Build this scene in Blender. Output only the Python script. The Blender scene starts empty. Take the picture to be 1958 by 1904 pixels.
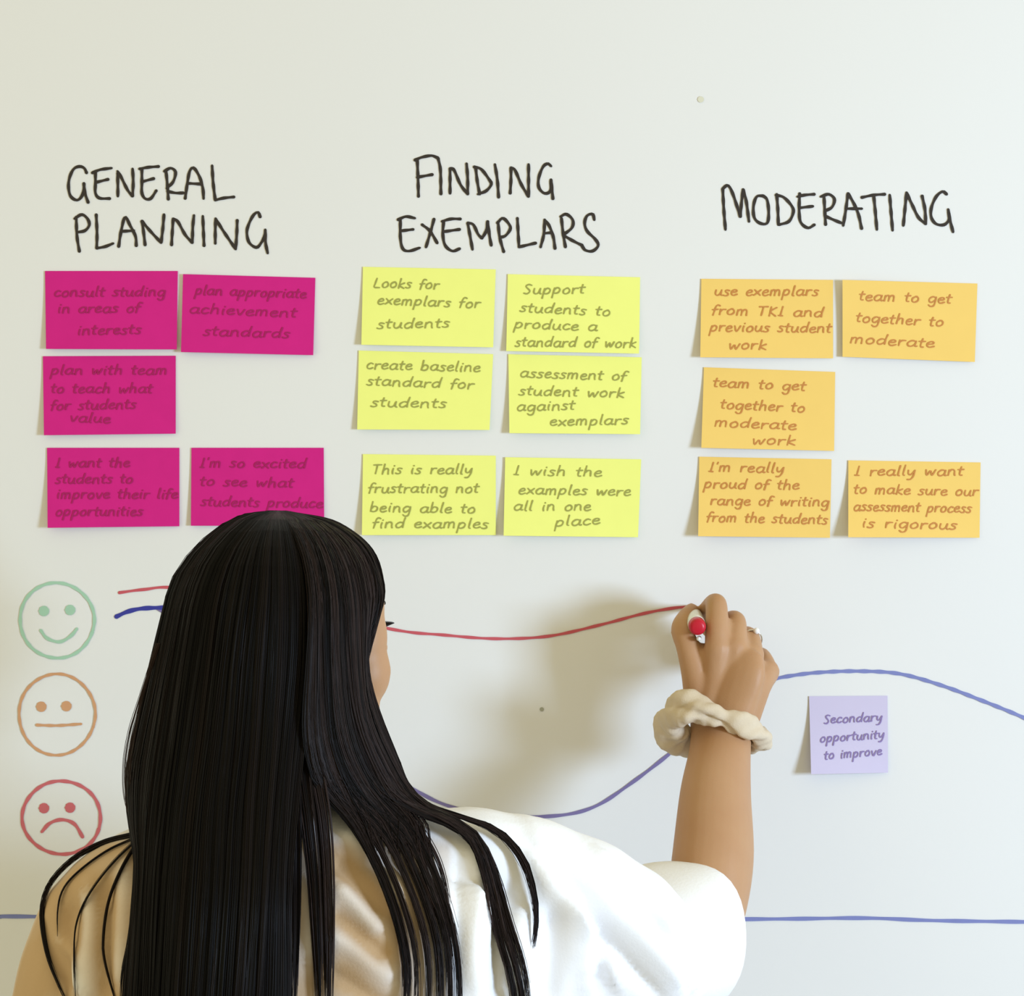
import bpy, bmesh, math, random
import numpy as np
from mathutils import Vector, Matrix
from mathutils.bvhtree import BVHTree

random.seed(7)
rng = np.random.default_rng(11)
SC = bpy.context.scene
COL = SC.collection

# ---------------------------------------------------------------- camera, light, exposure
DIST = 2.3            # camera to wall, metres
K = 0.000498          # metres per photo pixel on the wall
EYE = 1.62            # camera height

cam_d = bpy.data.cameras.new('camera')
cam = bpy.data.objects.new('camera', cam_d)
COL.objects.link(cam)
cam.location = (0, -DIST, EYE)
cam.rotation_euler = (math.pi / 2, 0, 0)
cam_d.sensor_width = 36
cam_d.lens = 36 * DIST / (1958 * K)
cam_d.clip_start = 0.05
SC.camera = cam

w = bpy.data.worlds.new('room_light')
SC.world = w
w.use_nodes = True
w.node_tree.nodes['Background'].inputs[0].default_value = (0.67, 0.60, 0.37, 1)
w.node_tree.nodes['Background'].inputs[1].default_value = 1.0

def area(name, loc, target, sx, sy, power, colr):
    l = bpy.data.lights.new(name, 'AREA')
    l.shape = 'RECTANGLE'; l.size = sx; l.size_y = sy
    l.energy = power; l.color = colr
    o = bpy.data.objects.new(name, l)
    COL.objects.link(o)
    o.location = loc
    o.rotation_euler = (Vector(target) - Vector(loc)).to_track_quat('-Z', 'Y').to_euler()
    return o

# daylight from a window to the right of the wall, warm lamp light from the upper left
area('window_daylight', (2.45, -2.10, 1.58), (0.2, 0, 1.1), 0.6, 0.6, 99, (0.51, 0.66, 0.88))
area('left_fill', (-2.1, -1.3, 1.25), (-0.3, 0, 1.3), 1.0, 1.0, 5.5, (0.92, 0.96, 0.70))  # unseen fill light added low on the left to brighten the wall there
area('ceiling_lamp', (-1.5, -1.7, 2.8), (-0.5, 0, 1.8), 1.2, 0.8, 2.0, (1.0, 0.82, 0.45))

SC.view_settings.view_transform = 'Standard'
SC.view_settings.look = 'None'
SC.view_settings.gamma = 1
SC.view_settings.use_curve_mapping = False
SC.view_settings.exposure = 0.08

# ---------------------------------------------------------------- helpers
def P(px, py, d=0.0):
    """photo pixel seen at distance d in front of the wall -> world point"""
    s = K * (DIST - d) / DIST
    return Vector(((px - 979) * s, -d, EYE + (952 - py) * s))

def lin(r, g, b):
    f = lambda c: (c / 255 / 12.92) if c / 255 <= 0.04045 else ((c / 255 + 0.055) / 1.055) ** 2.4
    return (f(r), f(g), f(b), 1)

def mat(name, colr, rough=0.6, spec=0.3, noise=0.0, nscale=40.0, bump=0.0, bscale=300.0, sss=0.0, metal=0.0, attr=None, two=None):
    m = bpy.data.materials.new(name)
    m.use_nodes = True
    nt = m.node_tree
    b = nt.nodes['Principled BSDF']
    b.inputs['Base Color'].default_value = colr
    b.inputs['Roughness'].default_value = rough
    b.inputs['Specular IOR Level'].default_value = spec
    b.inputs['Metallic'].default_value = metal
    tc = nt.nodes.new('ShaderNodeTexCoord')
    if sss:
        b.inputs['Subsurface Weight'].default_value = sss
        b.inputs['Subsurface Radius'].default_value = (0.012, 0.005, 0.003)
        b.inputs['Subsurface Scale'].default_value = 1.0
    if noise:
        n = nt.nodes.new('ShaderNodeTexNoise')
        n.inputs['Scale'].default_value = nscale
        n.inputs['Detail'].default_value = 4
        nt.links.new(tc.outputs['Object'], n.inputs['Vector'])
        mx = nt.nodes.new('ShaderNodeMix'); mx.data_type = 'RGBA'
        c2 = two if two else tuple(c * (1 - noise) for c in colr[:3]) + (1,)
        mx.inputs['A'].default_value = colr
        mx.inputs['B'].default_value = c2
        nt.links.new(n.outputs['Fac'], mx.inputs['Factor'])
        nt.links.new(mx.outputs['Result'], b.inputs['Base Color'])
    if bump:
        n2 = nt.nodes.new('ShaderNodeTexNoise')
        n2.inputs['Scale'].default_value = bscale
        n2.inputs['Detail'].default_value = 3
        nt.links.new(tc.outputs['Object'], n2.inputs['Vector'])
        bp = nt.nodes.new('ShaderNodeBump')
        bp.inputs['Strength'].default_value = bump
        bp.inputs['Distance'].default_value = 0.001
        nt.links.new(n2.outputs['Fac'], bp.inputs['Height'])
        nt.links.new(bp.outputs['Normal'], b.inputs['Normal'])
    return m

def link(name, me, m=None, parent=None, smooth=True):
    o = bpy.data.objects.new(name, me)
    COL.objects.link(o)
    if m: me.materials.append(m)
    if smooth and len(me.polygons):
        me.polygons.foreach_set('use_smooth', np.ones(len(me.polygons), bool))
    if parent: o.parent = parent
    return o

def mesh(name, v, f):
    me = bpy.data.meshes.new(name)
    me.from_pydata([tuple(p) for p in v], [], f)
    me.update()
    return me

def empty(name, loc=(0, 0, 0)):
    o = bpy.data.objects.new(name, None)
    COL.objects.link(o)
    o.location = loc
    o.empty_display_size = 0.02
    return o

def tag(o, label=None, cat=None, group=None, kind=None):
    if label: o['label'] = label
    if cat: o['category'] = cat
    if group: o['group'] = group
    if kind: o['kind'] = kind
    return o

def keep_parent(o, parent):
    """parent without moving"""
    o.parent = parent
    bpy.context.view_layer.update()
    o.matrix_parent_inverse = parent.matrix_world.inverted()

def catmull(pts, n):
    """resample a polyline of any dimension to n points along a Catmull-Rom spline (arc-length spaced)"""
    p = np.array(pts, float)
    if len(p) == 2:
        t = np.linspace(0, 1, n)[:, None]
        return p[0] * (1 - t) + p[1] * t
    q = np.vstack([2 * p[0] - p[1], p, 2 * p[-1] - p[-2]])
    out = []
    m = 12
    for i in range(len(p) - 1):
        a, b, c, d = q[i:i + 4]
        for k in range(m):
            t = k / m
            out.append(0.5 * ((2 * b) + (c - a) * t + (2 * a - 5 * b + 4 * c - d) * t * t + (3 * b - a - 3 * c + d) * t ** 3))
    out.append(p[-1])
    out = np.array(out)
    s = np.r_[0, np.cumsum(np.linalg.norm(np.diff(out, axis=0), axis=1))]
    u = np.linspace(0, s[-1], n)
    return np.stack([np.interp(u, s, out[:, k]) for k in range(out.shape[1])], 1)

# ribbon strokes (pen lines) ------------------------------------------------------
def ribbon(pts2, width, surf, V, F, curved=True, taper=True):
    """pts2: pixel polyline; surf(px,py)->Vector on the surface (towards viewer); width in px"""
    pts2 = [tuple(map(float, p)) for p in pts2]
    if len(pts2) == 1: pts2 = [pts2[0], (pts2[0][0] + .5, pts2[0][1])]
    length = sum(math.dist(a, b) for a, b in zip(pts2, pts2[1:]))
    n = max(3, min(160, int(length / max(width * 0.6, 2.2)) + 2))
    c = catmull(pts2, n) if (curved and len(pts2) > 2) else catmull(pts2, n)
    t = np.gradient(c, axis=0)
    t /= np.maximum(np.linalg.norm(t, axis=1), 1e-6)[:, None]
    nr = np.stack([-t[:, 1], t[:, 0]], 1)
    wv = np.full(n, width / 2)
    if taper:
        wv *= 1 + 0.14 * np.sin(np.arange(n) * 0.9 + c[0, 0])
    # rounded ends
    rows = []
    rows.append((c[0] - t[0] * width * 0.42, wv[0] * 0.45, nr[0]))
    for i in range(n): rows.append((c[i], wv[i], nr[i]))
    rows.append((c[-1] + t[-1] * width * 0.42, wv[-1] * 0.45, nr[-1]))
    base = len(V)
    rise = 0.00003 + 0.00002 * (base % 97) / 10
    for k, (p, ww, q) in enumerate(rows):
        for s in (-1, 1):
            v = surf(p[0] + q[0] * ww * s, p[1] + q[1] * ww * s)
            v.y -= rise + 0.0000015 * k
            V.append(v)
    for i in range(len(rows) - 1):
        a = base + 2 * i
        F.append((a, a + 1, a + 3, a + 2))

# single-stroke handwriting: x to the right, y up, x-height 1 -----------------------
FONT = {
 'a': (1.0, [[(.85,.9),(.45,1),(.1,.6),(.15,.15),(.45,0),(.8,.35),(.88,.95)],[(.86,.8),(.82,.3),(.9,.02),(1.05,.1)]]),
 'b': (.95,[[(.15,1.75),(.12,.9),(.1,.05)],[(.12,.5),(.4,.95),(.8,.75),(.75,.2),(.4,0),(.1,.15)]]),
 'c': (.8, [[(.75,.85),(.45,1),(.12,.6),(.15,.15),(.45,0),(.8,.2)]]),
 'd': (1.0,[[(.85,.85),(.45,.95),(.1,.55),(.2,.08),(.5,.05),(.82,.45)],[(.95,1.75),(.85,.9),(.85,.05)]]),
 'e': (.8, [[(.12,.5),(.6,.6),(.7,.85),(.45,1),(.12,.7),(.12,.2),(.4,0),(.8,.2)]]),
 'f': (.6, [[(.75,1.55),(.5,1.7),(.3,1.4),(.22,.6),(.15,-.1)],[(0,.85),(.6,.95)]]),
 'g': (.95,[[(.8,.85),(.45,1),(.1,.6),(.2,.1),(.5,.05),(.82,.5)],[(.85,.95),(.85,.2),(.75,-.55),(.4,-.7),(.15,-.45)]]),
 'h': (.95,[[(.2,1.75),(.15,.9),(.1,0)],[(.12,.5),(.4,.95),(.7,.9),(.75,.4),(.78,0)]]),
 'i': (.4, [[(.2,.95),(.15,.4),(.22,0)],[(.25,1.35),(.27,1.42)]]),
 'j': (.4, [[(.25,.95),(.2,0),(.0,-.6)],[(.28,1.35),(.3,1.42)]]),
 'k': (.85,[[(.2,1.7),(.15,.9),(.1,0)],[(.75,.95),(.2,.5),(.8,0)]]),
 'l': (.4, [[(.25,1.75),(.18,.9),(.15,.15),(.3,0)]]),
 'm': (1.35,[[(.12,.95),(.1,0)],[(.1,.6),(.35,1),(.58,.85),(.58,0)],[(.58,.6),(.85,1),(1.1,.85),(1.15,.0)]]),
 'n': (.95,[[(.12,.95),(.1,0)],[(.1,.55),(.4,1),(.7,.85),(.75,.3),(.82,0)]]),
 'o': (.9, [[(.45,1),(.12,.65),(.15,.15),(.45,0),(.78,.3),(.75,.8),(.45,1),(.6,1.0)]]),
 'p': (.95,[[(.18,.95),(.12,.2),(.05,-.75)],[(.15,.55),(.45,1),(.8,.75),(.7,.2),(.35,.02),(.12,.2)]]),
 'q': (.95,[[(.8,.85),(.45,1),(.1,.6),(.2,.1),(.5,.05),(.8,.5)],[(.85,.95),(.85,-.7)]]),
 'r': (.7, [[(.12,.95),(.12,0)],[(.12,.5),(.35,.9),(.7,.92)]]),
 's': (.7, [[(.65,.9),(.3,1),(.15,.75),(.5,.45),(.55,.15),(.25,0),(.0,.12)]]),
 't': (.6, [[(.3,1.5),(.22,.7),(.25,.1),(.5,.05)],[(0,1.0),(.6,1.05)]]),
 'u': (.95,[[(.12,.95),(.1,.3),(.35,0),(.65,.25),(.8,.95)],[(.8,.9),(.78,.2),(.95,0)]]),
 'v': (.85,[[(.08,.95),(.4,0),(.8,.95)]]),
 'w': (1.2,[[(.08,.95),(.25,0),(.6,.8),(.8,0),(1.15,.95)]]),
 'x': (.85,[[(.05,.95),(.8,0)],[(.8,.95),(.05,0)]]),
 'y': (.9, [[(.1,.95),(.15,.35),(.45,.2),(.8,.9)],[(.82,.95),(.75,0),(.5,-.6),(.15,-.65)]]),
 'z': (.8, [[(.08,.95),(.75,.95),(.08,0),(.8,0)]]),
 'I': (.6, [[(.35,1.6),(.3,.8),(.25,0)],[(.05,.05),(.5,0)]]),
 'L': (.9, [[(.25,1.6),(.15,.7),(.12,.05),(.8,.0)]]),
 'S': (.95,[[(.85,1.45),(.5,1.6),(.2,1.3),(.5,.85),(.75,.45),(.5,0),(.1,.1)]]),
 'T': (.95,[[(.45,1.5),(.42,.7),(.38,0)],[(.0,1.5),(.95,1.55)]]),
 'K': (.95,[[(.2,1.6),(.15,0)],[(.8,1.5),(.2,.8),(.85,0)]]),
 "'": (.25,[[(.15,1.6),(.1,1.3)]]),
 ' ': (.75,[]),
}
def write_line(text, x0, y0, x1, y1, xh, width, surf, V, F, slant=0.18):
    adv = sum(FONT[c][0] + 0.16 for c in text)
    sx = math.hypot(x1 - x0, y1 - y0) / adv
    ux, uy = (x1 - x0), (y1 - y0)
    L = math.hypot(ux, uy); ux /= L; uy /= L
    x = 0
    for i, c in enumerate(text):
        a, strokes = FONT[c]
        wob = 0.05 * math.sin(i * 2.3 + x0)
        for st in strokes:
            pts = []
            for (gx, gy) in st:
                lx = (x + gx) * sx + slant * gy * xh
                ly = (gy + wob) * xh
                pts.append((x0 + ux * lx + uy * ly, y0 + uy * lx - ux * ly))
            ribbon(pts, width, surf, V, F)
        x += a + 0.16
# ---------------------------------------------------------------- the setting
M_wall = mat('wall_paint', (0.80, 0.80, 0.80, 1), rough=0.7, spec=0.15, noise=0.03, nscale=2.5, bump=0.05, bscale=180)
def box(name, a, b, m, **kw):
    x0, y0, z0 = a; x1, y1, z1 = b
    v = [(x0,y0,z0),(x1,y0,z0),(x1,y1,z0),(x0,y1,z0),(x0,y0,z1),(x1,y0,z1),(x1,y1,z1),(x0,y1,z1)]
    f = [(0,3,2,1),(4,5,6,7),(0,1,5,4),(1,2,6,5),(2,3,7,6),(3,0,4,7)]
    return link(name, mesh(name, v, f), m, smooth=False, **kw)
wall = box('wall_back', (-3, 0, 0), (3, 0.1, 2.9), M_wall)
tag(wall, kind='structure')
M_floor = mat('floor_carpet', (0.30, 0.27, 0.23, 1), rough=0.95, spec=0.1, noise=0.3, nscale=60, bump=0.3, bscale=400)
floor = box('floor', (-3, -4, -0.1), (3, 0.1, 0), M_floor)
tag(floor, kind='structure')

WALLSURF = lambda x, y: P(x, y, 0.0006)

# headings drawn with a black marker: one part per heading, one sub-part per letter
M_black = mat('black_marker_ink', lin(62, 55, 50), rough=0.6, spec=0.2, noise=0.35, nscale=160)
def Z(ox, oy, s=3.2633):
    return lambda pts: [(ox + x / s, oy + y / s) for x, y in pts]
z1, z2, z3 = Z(60, 280), Z(660, 270), Z(1300, 330)
LETTERS = [
 ('black handwritten capitals GENERAL PLANNING above the pink notes', z1, [
  [[(345,165),(330,135),(300,125),(265,140),(240,190),(232,250),(245,310),(285,335),(315,310),(328,260),(328,230)],[(328,230),(335,290),(355,350)]],
  [[(400,160),(400,230),(400,290),(425,322),(490,325)],[(380,165),(430,145),(500,135)],[(400,225),(480,205)]],
  [[(540,310),(540,240),(538,165)],[(538,155),(560,190),(600,270),(632,310)],[(632,310),(636,220),(632,140)]],
  [[(690,140),(690,230),(690,290),(710,325),(745,325),(780,275)],[(675,140),(730,130),(795,125)],[(692,220),(765,200)]],
  [[(855,330),(848,230),(840,150)],[(830,155),(870,135),(900,160),(885,220),(845,260)],[(850,280),(900,290),(950,290)]],
  [[(960,325),(975,220),(990,150),(1015,135),(1050,190),(1070,260),(1075,325)],[(980,230),(1065,235)]],
  [[(1128,120),(1135,230),(1148,335)],[(1148,335),(1200,322),(1265,315)]],
  [[(300,655),(285,560),(280,440)],[(270,450),(315,425),(350,450),(362,490),(335,525),(290,535)]],
  [[(405,425),(410,540),(408,635)],[(408,635),(460,625),(510,605)]],
  [[(545,625),(560,530),(585,440),(615,490),(650,560),(655,620)],[(560,530),(640,525)]],
  [[(710,615),(700,530),(690,465)],[(690,465),(740,525),(810,600)],[(810,600),(820,520),(828,425)]],
  [[(875,615),(880,530),(885,455)],[(885,450),(915,470),(960,550),(1005,600)],[(1005,600),(1008,500),(1015,430)]],
  [[(1070,435),(1078,620)]],
  [[(1148,605),(1148,530),(1150,450)],[(1150,450),(1200,530),(1275,640)],[(1275,640),(1282,550),(1285,460)]],
  [[(1428,440),(1415,410),(1385,430),(1355,490),(1345,540),(1360,600),(1405,630),(1435,600),(1455,560),(1460,520)],[(1460,520),(1462,600),(1475,665)]],
 ]),
 ('black handwritten capitals FINDING EXEMPLARS above the yellow notes', z2, [
  [[(458,345),(455,230),(450,110)],[(435,118),(480,100),(540,90),(580,105)],[(450,225),(545,208)]],
  [[(580,105),(595,180),(598,330)]],
  [[(655,325),(655,240),(655,170)],[(655,170),(680,180),(720,270),(765,330)],[(765,330),(765,230),(758,140)]],
  [[(840,330),(825,250),(815,165)],[(805,160),(850,175),(900,240),(912,270),(880,310),(830,330)]],
  [[(935,145),(950,240),(958,350)]],
  [[(1030,325),(1035,240),(1035,165)],[(1035,165),(1060,180),(1100,270),(1145,345)],[(1145,345),(1145,240),(1145,145)]],
  [[(1285,155),(1265,140),(1235,160),(1208,230),(1210,290),(1245,325),(1280,310),(1285,240)],[(1285,240),(1290,290),(1297,360)]],
  [[(345,490),(345,600),(360,670),(400,685),(465,665)],[(330,490),(380,470),(435,480)],[(345,560),(425,550)]],
  [[(480,520),(530,560),(575,635)],[(555,485),(535,560),(505,660)]],
  [[(615,500),(610,580),(625,650),(670,685),(715,670)],[(605,500),(660,485),(720,485)],[(612,565),(715,550)]],
  [[(795,675),(780,590),(765,510)],[(765,510),(800,520),(830,580),(855,605)],[(855,605),(880,560),(890,500)],[(890,500),(900,580),(912,650)]],
  [[(990,690),(965,600),(955,510)],[(950,510),(985,480),(1025,520),(1030,550),(1000,590),(965,600)]],
  [[(1075,480),(1080,570),(1085,660)],[(1085,660),(1190,635)]],
  [[(1220,660),(1240,580),(1245,490)],[(1245,490),(1275,530),(1300,600),(1310,670)],[(1240,575),(1290,570)]],
  [[(1375,660),(1360,570),(1350,480)],[(1345,470),(1380,455),(1420,490),(1415,540),(1360,585)],[(1360,585),(1420,620),(1480,650)]],
  [[(1555,490),(1545,455),(1510,465),(1495,510),(1510,560),(1560,610),(1580,650),(1545,685),(1500,680),(1480,655)]],
 ]),
 ('black handwritten capitals MODERATING above the orange notes', z3, [
  [[(285,355),(275,230),(268,100)],[(268,100),(300,80),(330,130),(378,275)],[(378,275),(385,190),(395,105)],[(395,105),(415,180),(432,305)]],
  [[(520,145),(480,150),(460,210),(465,280),(500,315),(545,315),(555,250),(545,170),(520,145)]],
  [[(615,325),(612,230),(605,135)],[(600,140),(650,155),(700,210),(708,250),(680,305),(620,325)]],
  [[(748,130),(745,240),(755,310),(800,345),(840,325)],[(735,150),(780,140),(840,135)],[(748,220),(830,210)]],
  [[(910,325),(905,240),(900,145)],[(880,150),(930,135),(965,165),(950,215),(905,240)],[(905,270),(950,290),(1010,315)]],
  [[(1020,330),(1035,240),(1050,130)],[(1050,130),(1085,190),(1115,260),(1135,350)],[(1040,225),(1135,225)]],
  [[(1135,155),(1210,140),(1280,135)],[(1210,140),(1220,240),(1230,355)]],
  [[(1310,140),(1318,240),(1328,360)]],
  [[(1395,330),(1405,230),(1415,125)],[(1415,125),(1450,200),(1490,280),(1535,320)],[(1535,320),(1530,230),(1512,145)]],
  [[(1665,135),(1640,118),(1600,150),(1570,220),(1570,280),(1600,320),(1650,325),(1680,290),(1675,230)],[(1675,230),(1685,290),(1705,370)]],
 ]),
]
for label, zz, glyphs in LETTERS:
    h = empty('heading', P(*zz([(700, 350)])[0], 0)); tag(h, label)
    keep_parent(h, wall)
    for g in glyphs:
        V, F = [], []
        for st in g: ribbon(zz(st), 5.6, WALLSURF, V, F)
        o = link('letter', mesh('letter', V, F), M_black); keep_parent(o, h)

# smiley faces
def ring_pts(cx, cy, rx, ry, n=40, a0=0.3, wob=0.012):
    return [(cx + rx * (1 + wob * math.sin(3 * a + cx)) * math.cos(a), cy + ry * (1 + wob * math.cos(2 * a + cy)) * math.sin(a)) for a in np.linspace(a0, a0 + 2 * math.pi - 0.03, n)]
def disc(cx, cy, r):
    n = 18
    V = [WALLSURF(cx, cy)] + [WALLSURF(cx + r * (1 + .08 * math.sin(3 * k)) * math.cos(2 * math.pi * k / n), cy + r * math.sin(2 * math.pi * k / n)) for k in range(n)]
    F = [(0, 1 + k, 1 + (k + 1) % n) for k in range(n)]
    return V, F
M_green = mat('green_marker_ink', lin(168, 208, 184), noise=0.1, nscale=100)
M_eyeg = M_green
M_tan = mat('orange_marker_ink', lin(212, 160, 120), noise=0.12, nscale=100)
M_red = mat('red_marker_ink', lin(208, 108, 116), noise=0.12, nscale=100)
def drawn_face(label, m, ring, eyes, mouth, wd):
    e = empty('drawn_face', P(ring[0], ring[1], 0)); tag(e, label); keep_parent(e, wall)
    V, F = [], []
    ribbon(ring_pts(*ring), wd, WALLSURF, V, F)
    keep_parent(link('face_outline', mesh('face_outline', V, F), m), e)
    for ex, ey in eyes:
        V, F = disc(ex, ey, 10)
        keep_parent(link('eye', mesh('eye', V, F), m), e)
    V, F = [], []
    ribbon(mouth, wd, WALLSURF, V, F)
    keep_parent(link('mouth', mesh('mouth', V, F), m), e)
drawn_face('pale green drawn smiling face, top of the three', M_green, (109, 1186, 71, 72), [(84,1168),(134,1166)], [(78,1205),(90,1220),(114,1227),(135,1216),(147,1202)], 6)
drawn_face('orange drawn face with a straight mouth, middle of the three', M_tan, (109, 1366, 73, 77), [(79,1351),(127,1350)], [(70,1386),(110,1387),(155,1384)], 5.5)
drawn_face('red drawn frowning face, bottom of the three', M_red, (118, 1563, 75, 70), [(84,1545),(134,1544)], [(80,1590),(95,1574),(118,1567),(142,1575),(158,1600)], 6.5)

# marker lines across the wall
M_redline = mat('red_line_ink', lin(206, 92, 104), noise=0.15, nscale=60)
M_blueline = mat('blue_line_ink', lin(132, 140, 200), noise=0.25, nscale=30)
M_darkblue = mat('dark_blue_line_ink', lin(58, 62, 160), noise=0.2, nscale=60)
M_violet = mat('violet_line_ink', lin(128, 118, 168), noise=0.2, nscale=40)
def line(label, m, pts, wd):
    V, F = [], []
    ribbon(pts, wd, WALLSURF, V, F)
    o = link('marker_line', mesh('marker_line', V, F), m); tag(o, label); keep_parent(o, wall)
line('red marker curve drawn from the green smiling face to the pen tip', M_redline,
     [(228,1133),(275,1127),(340,1124),(520,1150),(745,1202),(850,1214),(950,1221),(1050,1216),(1150,1194),(1230,1173),(1290,1162),(1320,1160)], 5.5)
line('dark blue short marker stroke beside the green smiling face', M_darkblue, [(222,1179),(245,1169),(275,1163),(335,1161)], 8)
line('blue violet marker curve dipping between the hair and the wrist', M_violet,
     [(300,1163),(520,1290),(700,1450),(790,1508),(850,1538),(920,1555),(1040,1561),(1130,1545),(1210,1495),(1300,1425),(1400,1340),(1470,1302)], 6.5)
line('blue marker curve arching over the lilac note', M_blueline,
     [(1470,1301),(1500,1294),(1560,1286),(1640,1283),(1720,1288),(1800,1310),(1880,1340),(1958,1372),(2060,1420)], 7)
line('blue horizontal marker line along the bottom', M_blueline,
     [(-150,1757),(0,1754),(48,1752),(700,1760),(1440,1757),(1650,1755),(1800,1760),(2100,1764)], 7)
M_smudge = mat('smudge', lin(218, 216, 196))
for (x, y, r, mm) in ((1036, 1356, 4, mat('speck', lin(165, 165, 150))), (1340, 190, 6, M_smudge)):
    V, F = disc(x, y, r); o = link('speck', mesh('speck', V, F), mm); keep_parent(o, wall)

# ---------------------------------------------------------------- sticky notes
PAPER = {
 'pink': (mat('pink_paper', lin(214, 40, 138), rough=0.75, spec=0.1, noise=0.10, nscale=55), mat('ink_on_pink', lin(165, 22, 95))),
 'yellow': (mat('yellow_paper', lin(244, 248, 138), rough=0.75, spec=0.1, noise=0.05, nscale=40), mat('ink_on_yellow', lin(160, 160, 82))),
 'orange': (mat('orange_paper', lin(244, 206, 116), rough=0.75, spec=0.1, noise=0.05, nscale=40), mat('ink_on_orange', lin(198, 132, 66))),
 'lilac': (mat('lilac_paper', lin(208, 200, 228), rough=0.75, spec=0.1, noise=0.04, nscale=40), mat('ink_on_lilac', lin(136, 118, 170))),
}
def note(colour, corners, lifts, lines, label, group, bow=0.0, xh=11.0):
    """corners TL,TR,BR,BL in photo pixels; lifts of BL, BR, TL, TR off the wall in metres"""
    (TL, TR, BR, BL) = [np.array(c, float) for c in corners]
    lbl, lbr, ltl, ltr = lifts
    base = 0.0012
    def uv2px(u, v):
        return (TL * (1 - u) + TR * u) * (1 - v) + (BL * (1 - u) + BR * u) * v
    def lift(u, v):
        top = ltl * (1 - u) ** 2 + ltr * u ** 2
        bot = lbl * (1 - u) + lbr * u
        return base + top * (1 - v) + bot * (v ** 1.7) + bow * math.sin(math.pi * u) * v
    def px2uv(x, y):
        u = v = 0.5
        for _ in range(4):
            L = TL * (1 - v) + BL * v; R = TR * (1 - v) + BR * v
            u = (x - L[0]) / (R[0] - L[0])
            T = TL * (1 - u) + TR * u; B = BL * (1 - u) + BR * u
            v = (y - T[1]) / (B[1] - T[1])
        return u, v
    cx, cy = (TL + BR) / 2
    root = empty('sticky_note', P((TL[0] + TR[0]) / 2, (TL[1] + TR[1]) / 2, 0))
    tag(root, label, 'sticky note', group)
    nu, nv = 14, 10
    V, F = [], []
    for layer in (0.0, -0.0005):
        for j in range(nv + 1):
            for i in range(nu + 1):
                u, v = i / nu, j / nv
                x, y = uv2px(u, v)
                V.append(P(x, y, lift(u, v) + layer))
    S = (nu + 1) * (nv + 1)
    idx = lambda i, j: j * (nu + 1) + i
    for j in range(nv):
        for i in range(nu):
            a, b, c, d = idx(i, j), idx(i + 1, j), idx(i + 1, j + 1), idx(i, j + 1)
            F.append((a, d, c, b)); F.append((a + S, b + S, c + S, d + S))
    rim = [idx(i, 0) for i in range(nu)] + [idx(nu, j) for j in range(nv)] + [idx(i, nv) for i in range(nu, 0, -1)] + [idx(0, j) for j in range(nv, 0, -1)]
    for k in range(len(rim)):
        a, b = rim[k], rim[(k + 1) % len(rim)]
        n0 = len(V)
        V += [V[a].copy(), V[b].copy(), V[b + S].copy(), V[a + S].copy()]
        F.append((n0, n0 + 1, n0 + 2, n0 + 3))
    pap, ink = PAPER[colour]
    sheet = link('paper', mesh('paper', V, F), pap)
    me = sheet.data
    me.polygons.foreach_set('use_smooth', [i < 2 * nu * nv for i in range(len(me.polygons))])
    keep_parent(sheet, root)
    def surf(x, y):
        u, v = px2uv(x, y)
        u = min(max(u, 0.0), 1.0); v = min(max(v, 0.0), 1.0)
        X, Y = uv2px(u, v)
        return P(X, Y, lift(u, v) + 0.0004)
    for (text, x0, y0, x1, y1) in lines:
        V, F = [], []
        write_line(text, x0, y0, x1, y1, xh, 2.7, surf, V, F)
        keep_parent(link('handwriting', mesh('handwriting', V, F), ink), root)
    return root

GP, GY, GO = 'pink notes under the first heading', 'yellow notes under the second heading', 'orange notes under the third heading'
mm = 0.001
note('pink', [(86,518),(340,518),(338,668),(88,667)], (4*mm,3*mm,0,0), [('consult studing',103,567,318,566),('in areas of',110,598,270,597),('interests',148,640,272,638)], 'bright pink sticky note reading consult, top left of the pink group', GP, bow=0.002)
note('pink', [(350,524),(603,531),(599,679),(346,673)], (5*mm,3*mm,2*mm,0), [('plan appropriate',373,563,587,570),('achievement',362,598,569,607),('standards',389,641,556,646)], 'bright pink sticky note reading plan appropriate, under the letters NING', GP)
note('pink', [(82,681),(336,680),(336,829),(84,832)], (5*mm,2*mm,0,0), [('plan with team',97,716,322,716),('to teach what',97,751,293,751),('for students',97,784,262,781),('value',133,806,213,809)], 'bright pink sticky note alone in the second pink row', GP)
note('pink', [(90,856),(343,856),(343,1006),(91,1009)], (7*mm,1.5*mm,0,0), [('I want the',106,893,250,893),('students to',106,924,256,924),('improve their life',108,953,342,953),('opportunities',106,986,275,986)], 'bright pink sticky note reading I want the, bottom left of the pink group', GP)
note('pink', [(366,856),(619,856),(620,1005),(365,1005)], (3*mm,2*mm,0,0), [("I'm so excited",382,893,587,895),('to see what',382,928,563,932),('students produce',384,967,619,971)], 'bright pink sticky note half hidden behind the top of the head', GP)
note('yellow', [(694,510),(948,515),(943,664),(691,659)], (5*mm,2*mm,0,0), [('Looks for',714,549,841,553),('exemplars for',721,581,920,589),('students',721,628,862,626)], 'pale yellow sticky note reading looks for exemplars, under the letters EX', GY)
note('yellow', [(971,524),(1224,530),(1222,676),(968,671)], (4*mm,3*mm,0,0), [('Support',1000,562,1120,561),('students to',994,596,1169,604),('produce a',983,627,1144,633),('standard of work',985,662,1218,665)], 'pale yellow sticky note reading support students, top right of the yellow group', GY)
note('yellow', [(686,670),(943,677),(936,822),(683,821)], (4*mm,2*mm,0,0), [('create baseline',700,705,920,711),('standard for',701,736,908,744),('students',709,777,856,780)], 'pale yellow sticky note reading create baseline, left of the middle yellow row', GY)
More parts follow.
